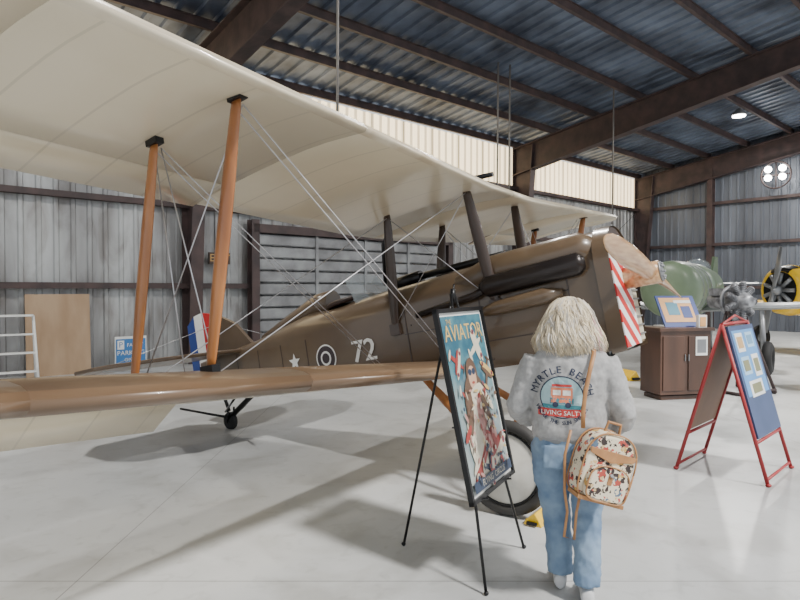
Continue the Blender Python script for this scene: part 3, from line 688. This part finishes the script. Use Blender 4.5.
# backpack
bk=empty('mini_backpack',WP+V((.05,-.245,.59)),(0,math.radians(17),math.radians(8)))
m=D.materials.new('printed_canvas'); N,Lk,B=nodes(m); B.inputs['Roughness'].default_value=.7
tc=N.new('ShaderNodeTexCoord')
def vlayer(scale,thr,cols,base):
    nz_=N.new('ShaderNodeTexNoise'); nz_.inputs['Scale'].default_value=scale*1.3; Lk.new(tc.outputs['Object'],nz_.inputs['Vector'])
    va=N.new('ShaderNodeVectorMath'); va.operation='SCALE'; va.inputs['Scale'].default_value=.035; Lk.new(nz_.outputs['Color'],va.inputs[0])
    vb=N.new('ShaderNodeVectorMath'); vb.operation='ADD'; Lk.new(tc.outputs['Object'],vb.inputs[0]); Lk.new(va.outputs[0],vb.inputs[1])
    vo=N.new('ShaderNodeTexVoronoi'); vo.inputs['Scale'].default_value=scale; Lk.new(vb.outputs[0],vo.inputs['Vector'])
    cr=N.new('ShaderNodeValToRGB'); cr.color_ramp.interpolation='CONSTANT'; e=cr.color_ramp.elements; e[0].color=cols[0]; e[1].position=1/len(cols); e[1].color=cols[1]
    for i in range(2,len(cols)): x=e.new(i/len(cols)); x.color=cols[i]
    sp=N.new('ShaderNodeSeparateColor'); Lk.new(vo.outputs['Color'],sp.inputs[0]); Lk.new(sp.outputs[0],cr.inputs['Fac'])
    lt=math_node(N,Lk,'LESS_THAN',vo.outputs['Distance'],thr); mx=N.new('ShaderNodeMix'); mx.data_type='RGBA'; Lk.new(lt,mx.inputs['Factor'])
    if isinstance(base,tuple): mx.inputs['A'].default_value=base
    else: Lk.new(base,mx.inputs['A'])
    Lk.new(cr.outputs['Color'],mx.inputs['B']); return mx.outputs['Result']
cb_=C(224,212,186)
l1=vlayer(24,.5,[C(60,48,46),C(176,74,62),cb_,C(198,158,90),C(90,110,130),C(60,48,46)],cb_)
l2=vlayer(48,.42,[cb_,C(50,42,40),cb_,C(190,90,80),C(50,42,40),cb_,C(210,180,130)],l1)
Lk.new(l2,B.inputs['Base Color'])
tan=mat('tan_leather',C(180,132,86),.5,0,C(158,112,70),12)
def rbox(w_,h_,d_,top,c0=(0,0,0)):
    pr=[]
    for k in range(40):
        a=2*math.pi*k/40; ca,sa=math.cos(a),math.sin(a); p=2.6 if sa>0 else 4.5
        pr.append((w_/2*math.copysign(abs(ca)**(2/p),ca),h_/2*math.copysign(abs(sa)**(2/p),sa)))
    rs=[]
    for y,k in((-d_/2,.86),(-d_/2+.012,.96),(-d_/4,1),(d_/4,1),(d_/2-.012,.97),(d_/2,.88)):
        rs.append([V((c0[0]+x*k,c0[1]+y,c0[2]+h_/2+z*k)) for x,z in pr])
    return rs,pr
mb=MB(); rs,pr=rbox(.28,.35,.13,.1); mb.loft(rs); mb.obj('body',m,bk)
mb=MB(); rs,pr2=rbox(.22,.18,.05,.1,(0,-.08,.015)); mb.loft(rs); mb.obj('front_pocket',m,bk)
mb=MB()
for y in(-.062,.062): 
    q=[(x*.99,y,.175+z*.99) for x,z in pr]; mb.tube(q+[q[0]],.0045,6,ref=(0,1,0))
q=[(x*.98,-.104,.015+.09+z*.98) for x,z in pr2]; mb.tube(q+[q[0]],.004,6,ref=(0,1,0))
mb.obj('piping',tan,bk)
mb=MB(); mb.box((0,-.02,.010),(.25,.12,.02)); mb.loft([[V((x,y_,z)) for x,z in((-.125,.262),(.125,.262),(.12,.235),(0,.205),(-.12,.235))] for y_ in(-.073,-.066)],0,True,False)
mb.tube([(-.04,0,.345),(-.035,0,.395),(.035,0,.395),(.04,0,.345)],.008,8); mb.box((0,-.107,.13),(.025,.004,.05)); mb.obj('leather_trim',tan,bk,.003)
mb=MB(); mb.tube([(0,-.108,.15),(0,-.112,.155)],.01,10); mb.obj('snap',grey,bk)
stp=empty('straps',(0,0,0),parent=wm)
mb=MB()
mb.tube([(.06,-.2,.94),(.06,-.2,1.02),(.07,-.195,1.12),(.09,-.185,1.22),(.115,-.14,1.315),(.12,-.05,1.36),(.12,.06,1.31),(.13,.15,1.18),(.17,.17,1.0),(.22,.05,.84),(.2,-.16,.72)],[(.011,.004)]*11,8,ref=(1,0,0))
mb.tube([(.0,-.215,.93),(-.03,-.22,.8),(-.03,-.22,.62),(-.015,-.19,.5),(-.03,-.17,.36),(.02,-.17,.35),(.03,-.19,.5),(.05,-.22,.62)],[(.007,.003)]*8,8,ref=(1,0,0))
mb.obj('shoulder_strap',tan,stp)
# ---------------------------------------------------------------- background exhibits
cabw=mat('dark_cabinet_wood',C(90,62,48),.4,0,C(62,42,32),3,stretch=(1,1,.2),coat=.2)
def cabinet(x,y,rz,w_,h_,dp):
    r=empty('display_counter',(x,y,0),(0,0,math.radians(rz)))
    mb=MB(); mb.box((0,0,h_/2+.03),(w_,dp,h_-.1)); mb.box((0,0,.03),(w_-.08,dp-.08,.06)); mb.box((0,0,h_),(w_+.08,dp+.08,.05))
    for sg in(-1,1): mb.box((sg*w_/4,-dp/2-.008,h_/2+.02),(w_/2-.07,.016,h_-.24)); mb.box((sg*.03,-dp/2-.025,h_*.6),(.015,.02,.1),1)
    mb.obj('carcass',[cabw,grey],r,.006); return r
r=cabinet(4.2,9.15,12,.85,1.05,.5)
mb=MB(); Mx=T((.12,-.05,1.08))@Matrix.Rotation(math.radians(-30),4,'X'); mb.box((0,0,.26),(.66,.02,.54),0,Mx); mb.box((-.02,-.012,.28),(.54,.005,.42),1,Mx); mb.box((-.1,-.016,.3),(.2,.004,.22),3,Mx); mb.box((.12,-.016,.24),(.16,.004,.2),0,Mx); mb.box((.1,-.016,.42),(.3,.004,.05),2,Mx)
mb.box((0,.1,1.08),(.4,.3,.02),2); mb.box((.3,-.2,1.16),(.14,.06,.2),2); mb.box((.3,-.235,1.16),(.1,.004,.14),1); mb.obj('brochure_stand',[blue,mat('orange_card',C(226,170,110),.5),white,mat('teal_card',C(80,140,160),.5)],r)
mb=MB(); mb.box((.25,-.27,.8),(.2,.004,.28),0); mb.box((.25,-.274,.8),(.15,.004,.2),1); mb.obj('notice_card',[white,grey],r)
cabinet(7.3,9.6,0,.9,.78,.5)
def exhibit(name,loc,head,mc,rad,L_,span,wm_,zc,nose,anti=None):
    r=empty(name,(loc[0],loc[1],zc),(0,0,math.atan2(head[1],head[0])))
    rings=lambda a,ry,rz,dz=0:[V((a,ry*math.cos(q),dz+rz*math.sin(q))) for q in [2*math.pi*k/24 for k in range(24)]]
    mi=0
    if anti: mi=[1 if 4<=j<=7 else 0 for j in range(24)]
    mb=MB()
    if nose=='dome': mb.loft([rings(.12,rad*.2,rad*.2),rings(.11,rad*.55,rad*.55),rings(.06,rad*.85,rad*.85),rings(-.05,rad*.98,rad*.98),rings(-.3,rad,rad),rings(-1,rad,rad)])
    else: mb.loft([rings(-.0,rad*.75,rad*.75),rings(.0,rad*.84,rad*.84),rings(-.06,rad*.95,rad*.95),rings(-.35,rad,rad),rings(-1,rad*.98,rad)],mi)
    mb.obj('cowling',[mc,black],r)
    mb=MB(); mb.loft([rings(-1,rad*.93,rad*.98),rings(-2,rad*.85,rad*1.0,.0),rings(-3,rad*.75,rad*.85,.0),rings(-L_*.8,rad*.3,rad*.5,.05),rings(-L_,rad*.08,rad*.2,.1)],mi); mb.obj('fuselage',[mc,black],r)
    mb=MB()
    for a_ in(-.3,-.65,-1.02): mb.torus((a_,0,0),rad*.995,.010,'x')
    mb.obj('panel_bands',mc if nose!='dome' else grey,r)
    mb=MB(); mb.loft([rings(-1.9,.15,.1,rad*.85),rings(-2.1,.22,.2,rad*.85),rings(-2.6,.22,.2,rad*.85),rings(-3.0,.15,.1,rad*.7)]); mb.obj('canopy',glass,r)
    if nose!='dome':
        mb=MB(); mb.tube([(.005,0,0),(-.02,0,0)],rad*.74,24); mb.obj('intake',black,r)
        mb=MB()
        for k in range(9):
            a=2*math.pi*k/9; mb.tube([(.03,.12*math.cos(a),.12*math.sin(a)),(.03,rad*.68*math.cos(a),rad*.68*math.sin(a))],.05,8)
        mb.tube([(.25,0,0),(.15,0,0),(.0,0,0)],[.03,.12,.14],16); mb.obj('engine_cylinders',grey,r)
        mb=MB()
        for sg in(-1,1): mb.tube([(.2,0,0),(.2,sg*.12,sg*.5),(.2,sg*.2,sg*1.05)],[(.04,.04),(.09,.02),(.05,.01)],10,ref=(0,1,-1))
        mb.obj('propeller',grey,r)
        mb=MB(); mb.tube([(-.7,.92*rad,-.25),(-.9,1.08*rad,-.28),(-1.5,1.06*rad,-.32)],.09,10); mb.obj('exhaust_stub',black,r)
    mb=MB()
    for sg in(-1,1):
        rs=[]
        for b,ch,dx in((.1,1.5,0),(span*.9,1.0,.25),(span,.6,.4)): rs.append([V((-.9-dx-x*ch,sg*b,-rad*.75+.05*b+y*ch)) for x,y in [(x,interp(XS,YU,x)) for x in XS]+[(x,-.5*interp(XS,YU,x)) for x in reversed(XS)]])
        mb.loft(rs)
        mb.loft([[V((-L_+.7-x,sg*b,.15+ (0.02 if x in(.2,.5) else -.02))) for x in (0,.2,.5,.7)] for b in(.05,1.0)],0,True,False)
    mb.obj('wings',wm_,r)
    mb=MB(); mb.loft([[V((-L_+.8,s_,.1)),V((-L_+.3,s_,.8)),V((-L_-.05,s_,.8)),V((-L_-.05,s_,.05))] for s_ in(-.03,.03)],0,True,False); mb.obj('fin',mc,r)
    mb=MB()
    for sg in(-1,1): mb.tube([(-1.1,sg*1.4,-rad*.7),(-1.05,sg*1.45,-zc+.33)],.05,10)
    mb.tube([(-L_+.5,0,.05),(-L_+.5,0,-zc+.12)],.03,8)
    mb.obj('gear_legs',grey,r)
    mb=MB()
    for sg in(-1,1): mb.torus((-1.05,sg*1.52,-zc+.33),.22,.11,'y',n=28,sy=.8); mb.tube([(-1.05,sg*1.48,-zc+.33),(-1.05,sg*1.56,-zc+.33)],.17,20,1)
    mb.torus((-L_+.5,0,-zc+.12),.08,.04,'y',n=20); mb.obj('wheels',[dark,grey],r)
exhibit('military_airplane',(5.15,11.5),(-.62,-.78),green,.56,4.3,2.9,mat('grey_wing',C(158,162,164),.4,.2),1.64,'dome')
exhibit('trainer_airplane',(9.3,14.7),(-.96,-.28),yellow,.62,5.4,2.6,yellow,1.62,'radial',True)
r=empty('radial_engine',(5.45,9.6,1.45),(0,0,math.radians(20)))
eng=mat('engine_alloy',C(150,152,156),.45,.35,C(84,84,88),9)
mb=MB(); mb.tube([(0,-.2,0),(0,-.1,0),(0,.2,0)],[.08,.14,.14],20)
for k in range(9):
    a=2*math.pi*k/9
    for i in range(6): f=.14+.029*i; p=V((f*math.cos(a),0,f*math.sin(a))); mb.tube([p,p+V((.013*math.cos(a),0,.013*math.sin(a)))],.06,12)
    mb.tube([(.1*math.cos(a),0,.1*math.sin(a)),(.33*math.cos(a),0,.33*math.sin(a))],.04,8)
mb.torus((0,.15,0),.24,.03,'y'); mb.tube([(0,.2,0),(0,.55,0)],[.16,.12],14); mb.box((.0,.35,.15),(.3,.25,.12))
mb.obj('cylinders',eng,r)
mb=MB()
for sx in(-1,1):
    mb.tube([(sx*.15,.1,-.1),(sx*.35,.35,-1.43)],.025,8); mb.tube([(sx*.15,.1,-.1),(sx*.35,-.35,-1.43)],.025,8)
    mb.tube([(sx*.35,-.35,-1.425),(sx*.35,.35,-1.425)],.025,8)
mb.tube([(-.35,-.35,-1.38),(.35,-.35,-1.38)],.02,8); mb.obj('stand',steel,r)
# ---------------------------------------------------------------- light / camera
w=D.worlds.new('world'); sc.world=w; w.use_nodes=True; bg=w.node_tree.nodes['Background']; bg.inputs[0].default_value=(.88,.94,1,1); bg.inputs[1].default_value=1.15
sd=D.lights.new('sun','SUN'); sd.energy=5.2; sd.angle=math.radians(6); sd.color=(1,.97,.93); so=D.objects.new('sun',sd); link(so)
so.rotation_euler=V((.48,-.42,.77)).to_track_quat('Z','Y').to_euler()
cd=D.cameras.new('camera'); cd.sensor_width=36; cd.lens=27; cd.clip_start=.05; co=D.objects.new('camera',cd); link(co)
co.location=(0,0,1.65); co.rotation_euler=(math.radians(90-1.05),0,0); sc.camera=co
